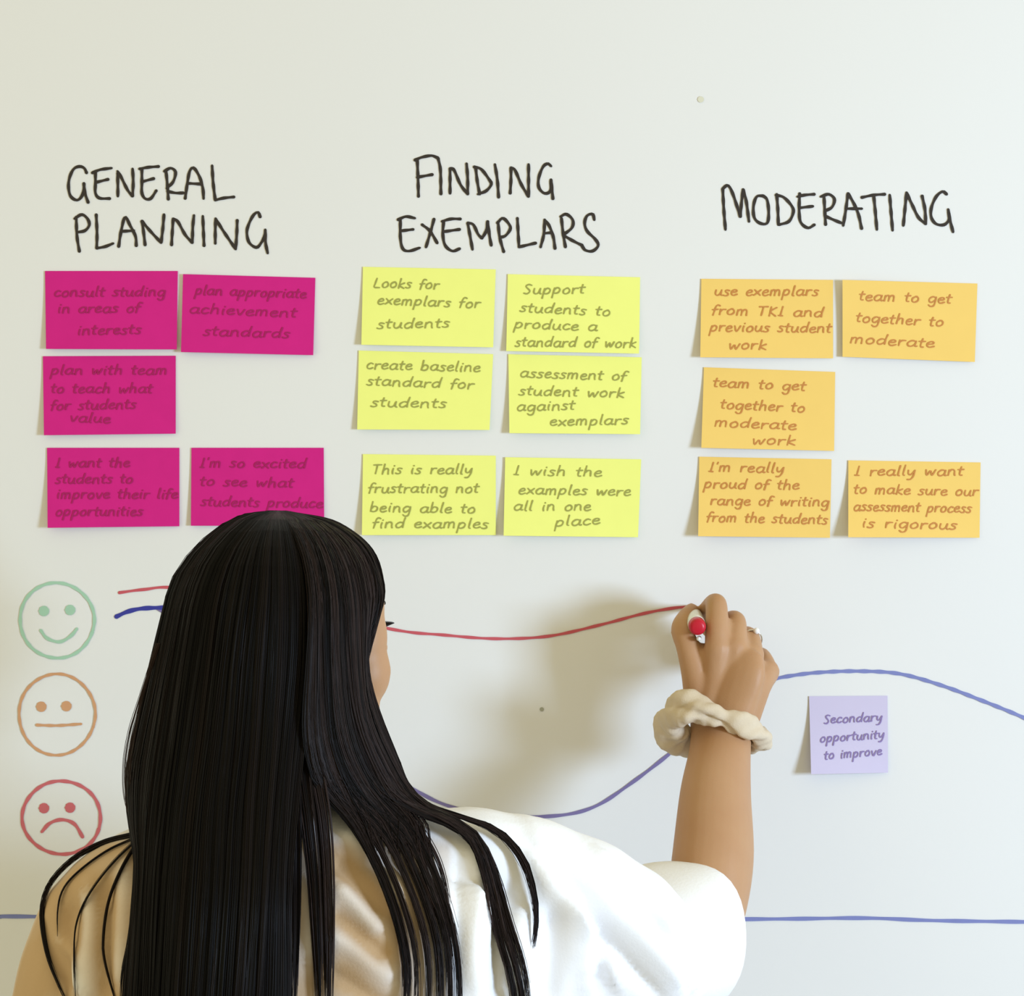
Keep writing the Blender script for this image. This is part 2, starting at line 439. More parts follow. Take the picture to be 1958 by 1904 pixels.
note('yellow', [(972,677),(1227,683),(1224,830),(974,828)], (6*mm,4*mm,0,0), [('assessment of',994,721,1199,728),('student work',992,755,1196,760),('against',988,786,1101,783),('exemplars',1051,814,1204,811)], 'pale yellow sticky note reading assessment of student work, right of the middle yellow row', GY)
note('yellow', [(694,868),(948,871),(948,1023),(692,1023)], (6*mm,1*mm,0,0), [('This is really',712,906,905,906),('frustrating not',704,942,917,942),('being able to',707,978,911,981),('find examples',712,1009,936,1010)], 'pale yellow sticky note reading this is really frustrating, just right of the hair', GY)
note('yellow', [(966,874),(1226,878),(1220,1027),(963,1024)], (8*mm,2*mm,1*mm,0), [('I wish the',982,908,1153,911),('examples were',991,944,1208,948),('all in one',982,976,1132,976),('place',1061,1006,1150,1002)], 'pale yellow sticky note reading all in one place, bottom right of the yellow group', GY)
note('orange', [(1341,533),(1593,535),(1593,685),(1339,683)], (7*mm,1*mm,0,0), [('use exemplars',1366,565,1567,565),('from TKI and',1361,601,1576,606),('previous student',1357,633,1591,636),('work',1393,667,1468,668)], 'orange sticky note reading from TKI, top left of the orange group', GO)
note('orange', [(1611,535),(1869,542),(1864,692),(1611,682)], (4*mm,3*mm,6*mm,0), [('team to get',1642,574,1821,580),('together to',1636,615,1806,624),('moderate',1625,655,1789,665)], 'orange sticky note reading moderate, top right of the orange group', GO)
note('orange', [(1346,702),(1597,711),(1595,862),(1341,856)], (9*mm,1*mm,0,0), [('team to get',1363,739,1542,747),('together to',1377,781,1541,788),('moderate',1366,815,1525,822),('work',1438,849,1524,851)], 'orange sticky note alone in the second orange row', GO)
note('orange', [(1337,873),(1590,878),(1587,1028),(1335,1025)], (11*mm,1*mm,0,0), [("I'm really",1355,901,1501,904),('proud of the',1346,933,1530,936),('range of writing',1358,965,1587,968),('from the students',1351,997,1584,1002)], "orange sticky note reading I'm really proud, bottom left of the orange group", GO)
note('orange', [(1622,880),(1875,884),(1873,1028),(1622,1027)], (13*mm,2*mm,0,0), [('I really want',1634,909,1844,909),('to make sure our',1632,943,1872,948),('assessment process',1632,976,1859,980),('is rigorous',1648,1008,1832,1012)], 'orange sticky note reading is rigorous, bottom right of the orange group', GO)
note('lilac', [(1547,1331),(1697,1330),(1698,1477),(1551,1480)], (14*mm,3*mm,0,0), [('Secondary',1575,1383,1688,1378),('opportunity',1568,1419,1692,1411),('to improve',1576,1452,1688,1443)], 'lilac square sticky note reading secondary opportunity, right of the wrist', None, xh=10)
# ---------------------------------------------------------------- solid building by sweeps and voxel remesh
class Solid:
    def __init__(s): s.V = []; s.F = []
    def sweep(s, pts, n=None, seg=20, flat=None, up=(0, 0, 1)):
        """pts: rows (x,y,z,r[,r2]); r2 = half thickness along the second axis"""
        rows = [tuple(p) if len(p) == 5 else tuple(p) + (p[3],) for p in pts]
        n = n or max(6, len(rows) * 5)
        c = catmull(rows, n)
        pos, r1, r2 = c[:, :3], np.maximum(c[:, 3], .002), np.maximum(c[:, 4], .002)
        t = np.gradient(pos, axis=0); t /= np.linalg.norm(t, axis=1)[:, None]
        u = np.array(up, float)
        rings = []
        a = np.cross(t[0], u)
        if np.linalg.norm(a) < .2: a = np.cross(t[0], (0, 1, 0))
        for i in range(n):
            a = a - t[i] * a.dot(t[i]); a /= np.linalg.norm(a)
            b = np.cross(t[i], a)
            rings.append((pos[i], a.copy(), b, r1[i], r2[i]))
        full = []
        for k in (80, 60, 40, 20):     # start cap
            p, a, b, x, y = rings[0]; kk = math.radians(k); m = min(x, y)
            full.append((p - t[0] * math.sin(kk) * m, a, b, x * math.cos(kk), y * math.cos(kk)))
        full += rings
        for k in (20, 40, 60, 80):
            p, a, b, x, y = rings[-1]; kk = math.radians(k); m = min(x, y)
            full.append((p + t[-1] * math.sin(kk) * m, a, b, x * math.cos(kk), y * math.cos(kk)))
        base = len(s.V)
        for p, a, b, x, y in full:
            for q in range(seg):
                an = 2 * math.pi * q / seg
                s.V.append(tuple(p + a * math.cos(an) * x + b * math.sin(an) * y))
        m = len(full)
        for i in range(m - 1):
            for q in range(seg):
                A = base + i * seg + q; B = base + i * seg + (q + 1) % seg
                s.F.append((A, B, B + seg, A + seg))
        s.F.append(tuple(base + q for q in range(seg))[::-1])
        s.F.append(tuple(base + (m - 1) * seg + q for q in range(seg)))
    def ell(s, c, rx, ry, rz, M=None, nu=24, nv=14):
        base = len(s.V); c = Vector(c); M = M or Matrix.Identity(3)
        for j in range(nv + 1):
            th = math.pi * (j + .001) / (nv + .002)
            for i in range(nu):
                ph = 2 * math.pi * i / nu
                s.V.append(tuple(c + M @ Vector((rx * math.sin(th) * math.cos(ph), ry * math.sin(th) * math.sin(ph), rz * math.cos(th)))))
        for j in range(nv):
            for i in range(nu):
                A = base + j * nu + i; B = base + j * nu + (i + 1) % nu
                s.F.append((A, A + nu, B + nu, B))
        s.F.append(tuple(base + i for i in range(nu)))
        s.F.append(tuple(base + nv * nu + i for i in range(nu))[::-1])
    def build(s, name, voxel, smooth=6, m=None, decimate=None):
        me = mesh(name + '_src', s.V, s.F)
        o = bpy.data.objects.new(name + '_src', me); COL.objects.link(o)
        r = o.modifiers.new('r', 'REMESH'); r.mode = 'VOXEL'; r.voxel_size = voxel; r.use_smooth_shade = True
        if smooth:
            q = o.modifiers.new('s', 'SMOOTH'); q.factor = 0.5; q.iterations = smooth
        if decimate:
            d = o.modifiers.new('d', 'DECIMATE'); d.ratio = decimate
        dg = bpy.context.evaluated_depsgraph_get(); dg.update()
        out = bpy.data.meshes.new_from_object(o.evaluated_get(dg))
        bpy.data.objects.remove(o); bpy.data.meshes.remove(me)
        out.name = name
        return link(name, out, m)

def pd(px, py, d, *r): return tuple(P(px, py, d)) + tuple(r)
def verts(me):
    a = np.empty(len(me.vertices) * 3); me.vertices.foreach_get('co', a); return a.reshape(-1, 3)
def norms(me):
    a = np.empty(len(me.vertices) * 3, np.float32); me.vertex_normals.foreach_get('vector', a); return a.reshape(-1, 3).astype(float)
def setverts(me, a): me.vertices.foreach_set('co', a.astype(np.float32).ravel()); me.update()

M_skin = mat('skin', lin(189, 149, 111), rough=0.5, spec=0.35, noise=0.12, nscale=28, bump=0.12, bscale=900, sss=0.08, two=lin(180, 135, 98))

# head frame: f = the way she faces (towards the wall and to the right), r = her right ear
YAW = math.radians(48)
HC = P(530, 1172, .335)
fv = Vector((math.sin(YAW), math.cos(YAW), -0.06)).normalized()
rv = Vector((math.cos(YAW), -math.sin(YAW), 0)).normalized()
uv_ = rv.cross(fv).normalized()
HM = Matrix((rv, fv, uv_)).transposed()
H = lambda r, f, u: HC + rv * r + fv * f + uv_ * u

b = Solid()
b.ell(H(0, -.008, .000), .060, .070, .066, HM)            # cranium
b.ell(H(0, .034, -.022), .063, .056, .080, HM)            # face block
b.sweep([tuple(H(-.050, .012, -.055)) + (.018,), tuple(H(-.030, .058, -.098)) + (.019,), tuple(H(0, .074, -.112)) + (.018,), tuple(H(.030, .058, -.098)) + (.019,), tuple(H(.050, .012, -.055)) + (.018,)])
b.ell(H(0, .045, -.070), .046, .042, .048, HM)            # lower face
for sgn in (-1, 1):
    b.ell(H(.043 * sgn, .056, -.045), .025, .024, .030, HM)  # cheekbone
    b.ell(H(.033 * sgn, .064, .008), .022, .014, .010, HM); b.ell(H(.033 * sgn, .066, -.010), .017, .014, .014, HM)   # brow ridge
    b.ell(H(.045 * sgn, .048, .006), .022, .022, .036, HM)  # temple
    b.ell(H(.044 * sgn, .052, -.018), .023, .023, .034, HM)
    b.ell(H(.041 * sgn, .049, -.078), .023, .024, .032, HM)
    # ear
    e0 = H(.070 * sgn, -.004, -.018)
    b.sweep([tuple(e0 + uv_ * .026 - fv * .002) + (.004,), tuple(e0 + uv_ * .022 - fv * .018 + rv * sgn * .008) + (.0042,), tuple(e0 - fv * .018 + rv * sgn * .009) + (.004,), tuple(e0 - uv_ * .018 - fv * .006 + rv * sgn * .005) + (.0045,), tuple(e0 - uv_ * .022) + (.005,)], seg=10)
    b.ell(e0 + rv * sgn * .001 - fv * .006, .004, .013, .020, HM)
b.sweep([tuple(H(0, .084, .010)) + (.006,), tuple(H(0, .096, -.010)) + (.0065,), tuple(H(0, .106, -.026)) + (.009,)])  # nose
for sgn in (-1, 1): b.ell(H(.010 * sgn, .096, -.029), .007, .009, .006, HM)
b.sweep([tuple(H(-.023, .080, -.060)) + (.004,), tuple(H(0, .092, -.056)) + (.0055,), tuple(H(.023, .080, -.060)) + (.004,)], seg=10)
b.sweep([tuple(H(-.020, .079, -.066)) + (.004,), tuple(H(0, .090, -.068)) + (.0062,), tuple(H(.020, .079, -.066)) + (.004,)], seg=10)
# neck and trunk
NB = P(545, 1600, .405)
b.sweep([tuple(H(0, -.018, -.06)) + (.050,), tuple(P(538, 1500, .375)) + (.050,), tuple(NB) + (.050,), tuple(P(548, 1700, .42)) + (.045,)])
cx = P(560, 1750, .42).x
def T(dx, y, z, rx, ry): return (cx + dx, -y, z, rx, ry)
b.sweep([T(0, .42, 1.33, .09, .050), T(0, .42, 1.28, .145, .080), T(0, .415, 1.18, .14, .085), T(0, .41, 1.05, .12, .080), T(0, .41, .95, .15, .095), T(0, .41, .86, .155, .10)], n=30, up=(0, 1, 0), seg=28)
LSH, RSH = P(190, 1765, .41), P(975, 1690, .375)
b.sweep([tuple(LSH) + (.034,), tuple(P(330, 1720, .41)) + (.036,), tuple(P(548, 1690, .41)) + (.036,), tuple(P(780, 1672, .395)) + (.037,), tuple(RSH) + (.036,)])
# legs with feet
for sgn in (-1, 1):
    x = cx + .085 * sgn
    b.sweep([(x, -.41, .86, .082), (x, -.41, .65, .068), (x, -.405, .47, .050), (x, -.415, .33, .050), (x, -.42, .10, .032)])
    b.sweep([(x, -.43, .045, .030), (x + .01 * sgn, -.36, .035, .030, .024), (x + .015 * sgn, -.27, .022, .034, .016)])
# left arm hanging down
b.sweep([tuple(LSH) + (.036,), (LSH.x - .03, -.42, 1.17, .036), (LSH.x - .035, -.425, 1.03, .031), (LSH.x - .025, -.40, .90, .028), (LSH.x - .015, -.38, .79, .021)])
hx, hy, hz = LSH.x - .012, -.375, .745
b.sweep([(hx, hy + .012, hz + .03, .018, .024), (hx, hy, hz - .035, .014, .036)], up=(1, 0, 0))
for k, (dy, ln, rr) in enumerate(((-.028, .058, .007), (-.010, .072, .0078), (.009, .078, .008), (.027, .070, .0078))):
    b.sweep([(hx, hy + dy, hz - .055, rr + .001), (hx + .004, hy + dy, hz - .055 - ln * .55, rr), (hx + .016, hy + dy, hz - .055 - ln, rr - .0015)], seg=10)
b.sweep([(hx, hy + .028, hz + .01, .012), (hx + .01, hy + .048, hz - .022, .0095), (hx + .018, hy + .050, hz - .055, .008)], seg=10)
# right arm: upper arm out to the right, forearm raised to the wall
ELB = P(1322, 1822, .250)
b.sweep([tuple(RSH) + (.040,), tuple(P(1180, 1760, .33)) + (.037,), tuple(ELB) + (.034,)])
b.sweep([pd(1322, 1822, .250, .032), pd(1348, 1745, .230, .0340), pd(1363, 1640, .205, .0355), pd(1368, 1520, .170, .0315), pd(1377, 1430, .135, .0285, .023), pd(1380, 1375, .118, .0300, .020)], n=40, seg=28, up=(0, 0, 1))
# palm
b.sweep([pd(1380, 1385, .117, .030, .020), pd(1388, 1330, .113, .0355, .019), pd(1398, 1285, .112, .0370, .017), pd(1402, 1262, .110, .0340, .014)], n=20, seg=24)
for x0, x1, y1, d1, r in ((1352, 1372, 1240, .121, .0125), (1375, 1405, 1240, .118, .0125), (1400, 1437, 1252, .110, .012), (1425, 1466, 1284, .098, .012)):
    b.sweep([pd(x0, 1370, .118, .014), pd((x0 + x1) / 2 + 4, 1310, .117, .0125), pd(x1, y1, d1, r)], seg=14)
# fingers
fing = [
 [pd(1372,1238,.121,.0118), pd(1371,1195,.114,.0108), pd(1370,1160,.098,.0102), pd(1366,1154,.078,.0095), pd(1356,1163,.058,.0088), pd(1346,1176,.046,.0078)],
 [pd(1405,1240,.117,.0118), pd(1408,1210,.108,.0100), pd(1407,1188,.090,.0093), pd(1396,1186,.068,.0088), pd(1376,1196,.053,.0085), pd(1356,1203,.047,.0078)],
 [pd(1437,1252,.109,.0112), pd(1438,1232,.098,.0092), pd(1433,1217,.080,.0088), pd(1420,1215,.058,.0083), pd(1400,1228,.046,.0080), pd(1382,1242,.050,.0075)],
 [pd(1466,1282,.097,.0108), pd(1463,1264,.086,.0082), pd(1455,1253,.068,.0078), pd(1440,1252,.048,.0074), pd(1420,1262,.040,.0070), pd(1404,1272,.048,.0066)],
]
for f in fing: b.sweep(f, n=26, seg=14)
# thumb
b.sweep([pd(1340,1345,.108,.0150), pd(1330,1285,.112,.0135), pd(1315,1235,.110,.0110), pd(1303,1203,.098,.0098), pd(1311, 1180, .080, .0080), pd(1322, 1166, .062, .0066)], n=30, seg=14)
b.ell(P(1345, 1275, .108), .013, .012, .022)
b.ell(P(1352, 1310, .108), .020, .013, .022)
body = b.build('body', 0.0021, smooth=4, m=M_skin)

# soften the planes of the face
_bm = bmesh.new(); _bm.from_mesh(body.data)
_hv = [v for v in _bm.verts if (v.co - HC).length < .15 and v.co.z > HC.z - .12 and (v.co - HC).dot(fv) < .088]
for _ in range(14): bmesh.ops.smooth_vert(_bm, verts=_hv, factor=0.5, use_axis_x=True, use_axis_y=True, use_axis_z=True)
_bm.to_mesh(body.data); _bm.free()

person = empty('person', (cx, -.41, 0))
tag(person, 'person with long dark hair in a white shirt, seen from behind, drawing on the wall', 'person')
keep_parent(body, person)

# eyes, brows, lashes, lips colour are small parts of the face
M_eye = mat('eye_white', (0.75, 0.74, 0.72, 1), rough=0.15, spec=0.5)
M_dark = mat('dark_brown_hair_short', (0.015, 0.010, 0.008, 1), rough=0.6)
for sgn in (-1, 1):
    s = Solid(); s.ell(H(.032 * sgn, .072, -.008), .0105, .0105, .0105, HM, 20, 12)
    e = link('eye', mesh('eye', s.V, s.F), M_eye); keep_parent(e, person)
    s = Solid(); s.ell(H(.032 * sgn, .0805, -.008), .0055, .003, .0055, HM, 14, 8)
    i = link('iris', mesh('iris', s.V, s.F), M_dark); keep_parent(i, e)
    V, F = [], []
    for k in range(14):
        a = -0.9 + 1.8 * k / 13
        p0 = H(.033 * sgn + .013 * math.sin(a), .073 + .010 * math.cos(a) * .9, -.009 + .003 * math.cos(a))
        p1 = p0 + fv * .007 + rv * .004 * math.sin(a) + uv_ * .003
        n0 = len(V); w_ = uv_ * .0007
        V += [p0 - w_, p0 + w_, p1 + w_ * .3, p1 - w_ * .3]; w2 = rv * .0007
        V += [p0 - w2, p0 + w2, p1]
        F += [(n0, n0 + 1, n0 + 2, n0 + 3), (n0 + 4, n0 + 5, n0 + 6)]
    l = link('eyelashes', mesh('eyelashes', V, F), M_dark); keep_parent(l, e)
    s = Solid(); s.sweep([tuple(H(.018 * sgn, .081, .012)) + (.0020,), tuple(H(.034 * sgn, .078, .016)) + (.0022,), tuple(H(.050 * sgn, .070, .012)) + (.0014,)], seg=8)
    keep_parent(link('eyebrow', mesh('eyebrow', s.V, s.F), M_dark), person)

# ---------------------------------------------------------------- shirt
M_shirt = mat('white_cotton', (0.93, 0.93, 0.95, 1), rough=0.8, spec=0.15, noise=0.03, nscale=12, bump=0.25, bscale=420)
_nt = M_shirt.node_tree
_at = _nt.nodes.new('ShaderNodeAttribute'); _at.attribute_name = 'sheer_shade'
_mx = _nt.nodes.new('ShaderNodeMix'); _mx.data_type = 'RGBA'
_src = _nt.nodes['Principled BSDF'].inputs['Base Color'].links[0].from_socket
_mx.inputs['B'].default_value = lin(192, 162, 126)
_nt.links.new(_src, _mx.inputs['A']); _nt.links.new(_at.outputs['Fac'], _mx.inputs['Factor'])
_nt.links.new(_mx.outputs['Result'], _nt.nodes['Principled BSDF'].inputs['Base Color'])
s = Solid()
s.sweep([T(0, .42, 1.335, .11, .060), T(0, .425, 1.30, .175, .082), T(0, .425, 1.24, .190, .098), T(0, .42, 1.12, .185, .108), T(0, .415, 1.0, .180, .110), T(0, .41, .90, .190, .120), T(0, .41, .84, .195, .125)], n=36, up=(0, 1, 0), seg=36)
s.sweep([pd(186,1762,.41,.046), pd(235,1722,.415,.048), pd(330,1690,.415,.050), pd(545,1655,.41,.055), pd(760,1662,.40,.052), pd(985,1680,.372,.052)], n=40)
# left sleeve
s.sweep([pd(188,1765,.41,.048), (LSH.x - .028, -.42, 1.17, .052), (LSH.x - .033, -.425, 1.02, .048), (LSH.x - .024, -.40, .88, .042), (LSH.x - .018, -.385, .82, .036)])
# right sleeve, loose, up to the elbow
s.sweep([pd(985,1685,.372,.055), pd(1070,1726,.352,.060), pd(1150,1784,.330,.0655), pd(1190,1820,.320,.067), pd(1206,1834,.316,.067)], n=30, seg=28)
s.sweep([pd(1142,1690,.345,.033), pd(1195,1742,.33,.036)])
# cloth hanging from the armpit
s.sweep([pd(1000,1700,.375,.052), pd(1005,1830,.375,.056), pd(960,2000,.385,.056)])
s.sweep([pd(1070,1740,.355,.050), pd(1075,1860,.350,.052), pd(1010,2030,.37,.050)])
s.sweep([pd(1150,1790,.335,.052), pd(1170,1880,.325,.052), pd(1130,1960,.335,.040)])
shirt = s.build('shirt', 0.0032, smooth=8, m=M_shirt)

def project(a):
    d = -a[:, 1]; sc = K * (DIST - d) / DIST
    return a[:, 0] / sc + 979, 952 - (a[:, 2] - EYE) / sc
def fold(px, py, pts, amp, width):
    """height field of one crease running along a pixel polyline"""
    c = catmull(pts, 24)
    best = np.full(len(px), 1e9); tt = np.zeros(len(px))
    for k in range(len(c)):
        d = (px - c[k, 0]) ** 2 + (py - c[k, 1]) ** 2
        m = d < best; best[m] = d[m]; tt[m] = k / (len(c) - 1)
    fade = np.clip(np.minimum(tt, 1 - tt) * 5 + .25, 0, 1)
    return amp * np.exp(-best / (2 * width ** 2)) * fade
FOLDS = [
 # valleys (negative) and ridges (positive) on the right back and sleeve
 ([(1050,1740),(1058,1830),(1050,1930)], -.007, 14), ([(1085,1700),(1100,1800),(1120,1930)], .006, 14),
 ([(1150,1790),(1150,1860),(1140,1940)], -.008, 16), ([(1020,1640),(1070,1720),(1130,1810),(1190,1900)], .005, 16),
 ([(1060,1650),(1120,1740),(1190,1830),(1280,1930)], -.005, 13), ([(1110,1650),(1180,1740),(1260,1830),(1330,1900)], .006, 18),
 ([(1125,1612),(1170,1660),(1215,1700),(1290,1790)], .005, 12), ([(1090,1640),(1140,1680),(1200,1750)], -.004, 10),
 ([(1000,1720),(990,1800),(1000,1920)], .006, 14), ([(970,1700),(955,1800),(960,1930)], -.005, 12),
 ([(900,1600),(915,1700),(905,1820),(915,1930)], .004, 14), ([(870,1640),(878,1760),(870,1930)], -.004, 10),
 # small creases near the sleeve end
 ([(1240,1760),(1290,1830),(1320,1900)], -.005, 9), ([(1190,1700),(1260,1770),(1310,1850)], .004, 10), ([(1000,1600),(1060,1650),(1120,1720)], -.003, 8),
 # diagonal drape folds across the back
 ([(640,1580),(690,1620),(740,1680),(770,1740)], .0045, 13), ([(630,1640),(690,1690),(740,1750)], -.0045, 12),
 ([(640,1690),(680,1730),(730,1790)], .0045, 12), ([(630,1740),(690,1790),(740,1840)], -.0038, 12),
 ([(620,1780),(680,1820),(760,1880)], .0038, 14), ([(620,1850),(700,1900),(760,1940)], -.0038, 12),
 ([(560,1600),(600,1700),(590,1850)], .004, 14),
 # left shoulder
 ([(160,1690),(175,1760),(165,1860),(175,1930)], .006, 13), ([(125,1720),(130,1800),(125,1900)], -.005, 11),
 ([(205,1690),(200,1790),(205,1920)], -.005, 11), ([(110,1780),(140,1840),(160,1900)], .005, 9), ([(240,1640),(235,1750),(230,1900)], .004, 12),
]
co = verts(shirt.data); no = norms(shirt.data)
px, py = project(co)
face_cam = np.clip(-no[:, 1] * 1.6 + .35, 0, 1)
h = np.zeros(len(co))
for k, (pts, amp, wd) in enumerate(FOLDS): h += fold(px, py, pts, amp * (1.7 if k < 5 else 1.35 if k < 12 else 1), wd * (.85 if k < 12 else 1))
# broad irregular drape everywhere
h2 = .0022 * np.sin(co[:, 0] * 55 + 3 * np.sin(co[:, 2] * 21) + co[:, 1] * 30) * np.cos(co[:, 2] * 26 + 2 * np.sin(co[:, 0] * 18))
co = co + no * (h * face_cam + h2)[:, None]
setverts(shirt.data, co)
# the cotton is thin: where it lies on the back the skin tints it, the folds that stand off stay white; the left shoulder's shade is painted in too
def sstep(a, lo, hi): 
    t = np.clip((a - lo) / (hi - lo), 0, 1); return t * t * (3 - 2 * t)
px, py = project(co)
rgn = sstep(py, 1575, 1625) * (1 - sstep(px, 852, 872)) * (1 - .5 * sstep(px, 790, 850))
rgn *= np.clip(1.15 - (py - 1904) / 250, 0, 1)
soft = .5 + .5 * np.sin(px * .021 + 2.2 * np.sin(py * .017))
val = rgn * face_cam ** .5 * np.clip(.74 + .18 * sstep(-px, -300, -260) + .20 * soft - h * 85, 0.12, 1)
at_ = shirt.data.attributes.new('sheer_shade', 'FLOAT', 'POINT'); at_.data.foreach_set('value', val.astype(np.float32))
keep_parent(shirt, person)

# rolled cuff: an open tube with thickness around the elbow
def tube(name, rings, thick, m, seg=48):
    """rings: list of (centre, axis a, axis b) as vectors; open tube with wall thickness"""
    V, F = [], []
    n = len(rings)
    for layer in (0, 1):
        for c, a, bb in rings:
            for q in range(seg):
                an = 2 * math.pi * q / seg
                sc = 1 - layer * thick / max(a.length, 1e-3)
                wob = 1 + .03 * math.sin(3 * an + c.x * 40) + .02 * math.sin(5 * an + c.z * 60)
                V.append(c + (a * math.cos(an) + bb * math.sin(an)) * sc * wob)
    S = n * seg
    for i in range(n - 1):
        for q in range(seg):
            A = i * seg + q; B = i * seg + (q + 1) % seg
            F.append((A, B, B + seg, A + seg)); F.append((A + S, A + seg + S, B + seg + S, B + S))
    for q in range(seg):
        B = (q + 1) % seg
        F.append((q, q + S, B + S, B)); A = (n - 1) * seg + q; B = (n - 1) * seg + B
        F.append((A, B, B + S, A + S))
    me = mesh(name, V, F)
    return link(name, me, m)
def cuff_ring(x, y, d, rad, tilt_ax, k=1.0, flat=1.0):
    ax = Vector(tilt_ax).normalized()
    a = ax.cross(Vector((0, 1, 0))).normalized(); b2 = ax.cross(a).normalized()
    return (P(x, y, d), a * rad * k, b2 * rad * flat)
axd = (P(1400, 1800, .20) - P(1240, 1795, .30))
cuff = tube('cuff', [cuff_ring(1214,1830,.284,.059,axd), cuff_ring(1230,1824,.276,.0655,axd), cuff_ring(1250,1815,.264,.0705,axd), cuff_ring(1278,1804,.252,.0710,axd), cuff_ring(1296,1797,.243,.0695,axd), cuff_ring(1303,1794,.238,.0655,axd)], .004, M_shirt)
keep_parent(cuff, shirt)
# collar band round the neck
collar = tube('collar', [(P(545,1585,.405) , Vector((.068,0,.004)), Vector((0,.066,.016))), (P(545,1560,.400), Vector((.064,0,.004)), Vector((0,.062,.016))), (P(545,1545,.398), Vector((.062,0,.004)), Vector((0,.060,.016)))], .003, M_shirt)
keep_parent(collar, shirt)

# trousers and shoes, below the picture
M_trs = mat('dark_denim', (0.03, 0.04, 0.07, 1), rough=0.85, noise=0.2, nscale=200)
s = Solid()
s.sweep([T(0, .41, .93, .150, .100), T(0, .41, .84, .170, .115)], up=(0, 1, 0), seg=28)
for sgn in (-1, 1):
    x = cx + .088 * sgn
    s.sweep([(x, -.41, .82, .096), (x, -.41, .62, .084), (x, -.408, .45, .070), (x, -.415, .25, .064), (x, -.42, .11, .058)])
trs = s.build('trousers', 0.006, smooth=4, m=M_trs); keep_parent(trs, person)
M_shoe = mat('black_shoe', (0.02, 0.02, 0.02, 1), rough=0.5)
for sgn in (-1, 1):
    x = cx + .085 * sgn
    s = Solid()
    s.sweep([(x, -.445, .044, .042), (x + .01 * sgn, -.36, .040, .044, .036), (x + .015 * sgn, -.255, .030, .044, .027)])
    s.sweep([(x, -.43, .06, .042), (x, -.425, .10, .042)])
    sh = s.build('shoe', 0.004, smooth=3, m=M_shoe); keep_parent(sh, person)
# ---------------------------------------------------------------- hair
shirt_bvh = BVHTree.FromPolygons([tuple(v) for v in verts(shirt.data)], [tuple(p.vertices) for p in shirt.data.polygons])
CAMP = Vector((0, -DIST, EYE))
def rest(px_, py_, d, off):
    """keep a hair point at least off in front of the cloth"""
    tgt = P(px_, py_, 0)
    dr = (tgt - CAMP).normalized()
    hit = shirt_bvh.ray_cast(CAMP, dr)
    if hit[0] is not None:
        return max(d, -hit[0].y + off)
    return d

M_hair = bpy.data.materials.new('black_brown_hair'); M_hair.use_nodes = True
nt = M_hair.node_tree; bs = nt.nodes['Principled BSDF']
at = nt.nodes.new('ShaderNodeAttribute'); at.attribute_name = 'tint'
mx = nt.nodes.new('ShaderNodeMix'); mx.data_type = 'RGBA'
mx.inputs['A'].default_value = (0.0040, 0.0038, 0.0042, 1); mx.inputs['B'].default_value = (0.060, 0.038, 0.034, 1)
nt.links.new(at.outputs['Fac'], mx.inputs['Factor']); nt.links.new(mx.outputs['Result'], bs.inputs['Base Color'])
bs.inputs['Roughness'].default_value = 0.40
bs.inputs['Specular IOR Level'].default_value = 0.11

GA = [ # left contour to the middle and on to the right of the straight fall
 [(520,977,.335),(455,988,.34),(385,1038,.335),(333,1108,.33),(308,1200,.30),(285,1300,.32),(262,1400,.35),(247,1480,.38),(250,1560,.43),(262,1640,.47),(255,1760,.50),(243,1904,.51),(235,2060,.52)],
 [(522,977,.345),(470,990,.375),(405,1050,.395),(367,1130,.41),(345,1250,.41),(322,1400,.44),(302,1550,.48),(290,1700,.52),(280,1904,.535),(272,2060,.54)],
 [(525,977,.35),(490,1000,.395),(450,1060,.42),(425,1140,.44),(408,1260,.445),(390,1400,.465),(370,1550,.50),(358,1700,.54),(345,1904,.555),(335,2060,.56)],
 [(528,977,.35),(512,1000,.40),(495,1060,.43),(485,1140,.45),(472,1260,.46),(462,1400,.475),(448,1550,.51),(440,1700,.55),(425,1904,.565),(415,2060,.57)],
 [(532,977,.35),(535,1000,.40),(540,1060,.43),(543,1140,.45),(540,1260,.46),(530,1400,.475),(518,1550,.51),(510,1700,.55),(500,1904,.56),(490,2060,.57)],
 [(536,977,.35),(556,1000,.395),(578,1060,.42),(590,1140,.44),(592,1260,.45),(580,1400,.465),(566,1550,.50),(556,1700,.54),(556,1904,.55),(552,2060,.56)],
]
GB = [ # the part swept over the right shoulder
 [(536,977,.35),(556,1002,.40),(580,1060,.427),(592,1140,.452),(590,1260,.462),(585,1400,.475),(605,1500,.475),(650,1550,.47),(695,1610,.47),(738,1700,.46),(768,1800,.46),(776,1870,.46),(773,1960,.46)],
 [(540,977,.35),(585,1000,.39),(620,1060,.415),(636,1140,.435),(640,1260,.445),(655,1400,.455),(690,1490,.455),(735,1545,.45),(778,1590,.45),(820,1680,.45),(850,1770,.45),(862,1850,.45),(862,1960,.45)],
 [(545,977,.345),(610,1000,.375),(660,1060,.395),(680,1140,.405),(684,1240,.415),(695,1360,.43),(735,1460,.43),(785,1535,.43),(860,1562,.435),(915,1605,.43),(945,1690,.43),(965,1780,.43),(990,1860,.43),(1004,1960,.43)],
 [(548,978,.34),(625,1000,.345),(690,1050,.365),(716,1130,.378),(702,1215,.388),(700,1275,.39),(722,1360,.40),(756,1445,.405),(788,1520,.41),(860,1550,.425),(950,1582,.42),(1002,1640,.42),(1023,1710,.42),(1026,1760,.42),(1020,1800,.42)],
]
GC = [ # front fringe wrapping the right temple
 [(548,978,.34),(625,1000,.345),(690,1050,.365),(716,1130,.378),(704,1215,.386),(696,1262,.385)],
 [(550,978,.33),(640,998,.31),(705,1050,.345),(728,1110,.358),(728,1150,.368),(713,1200,.382),(699,1250,.390)],
]
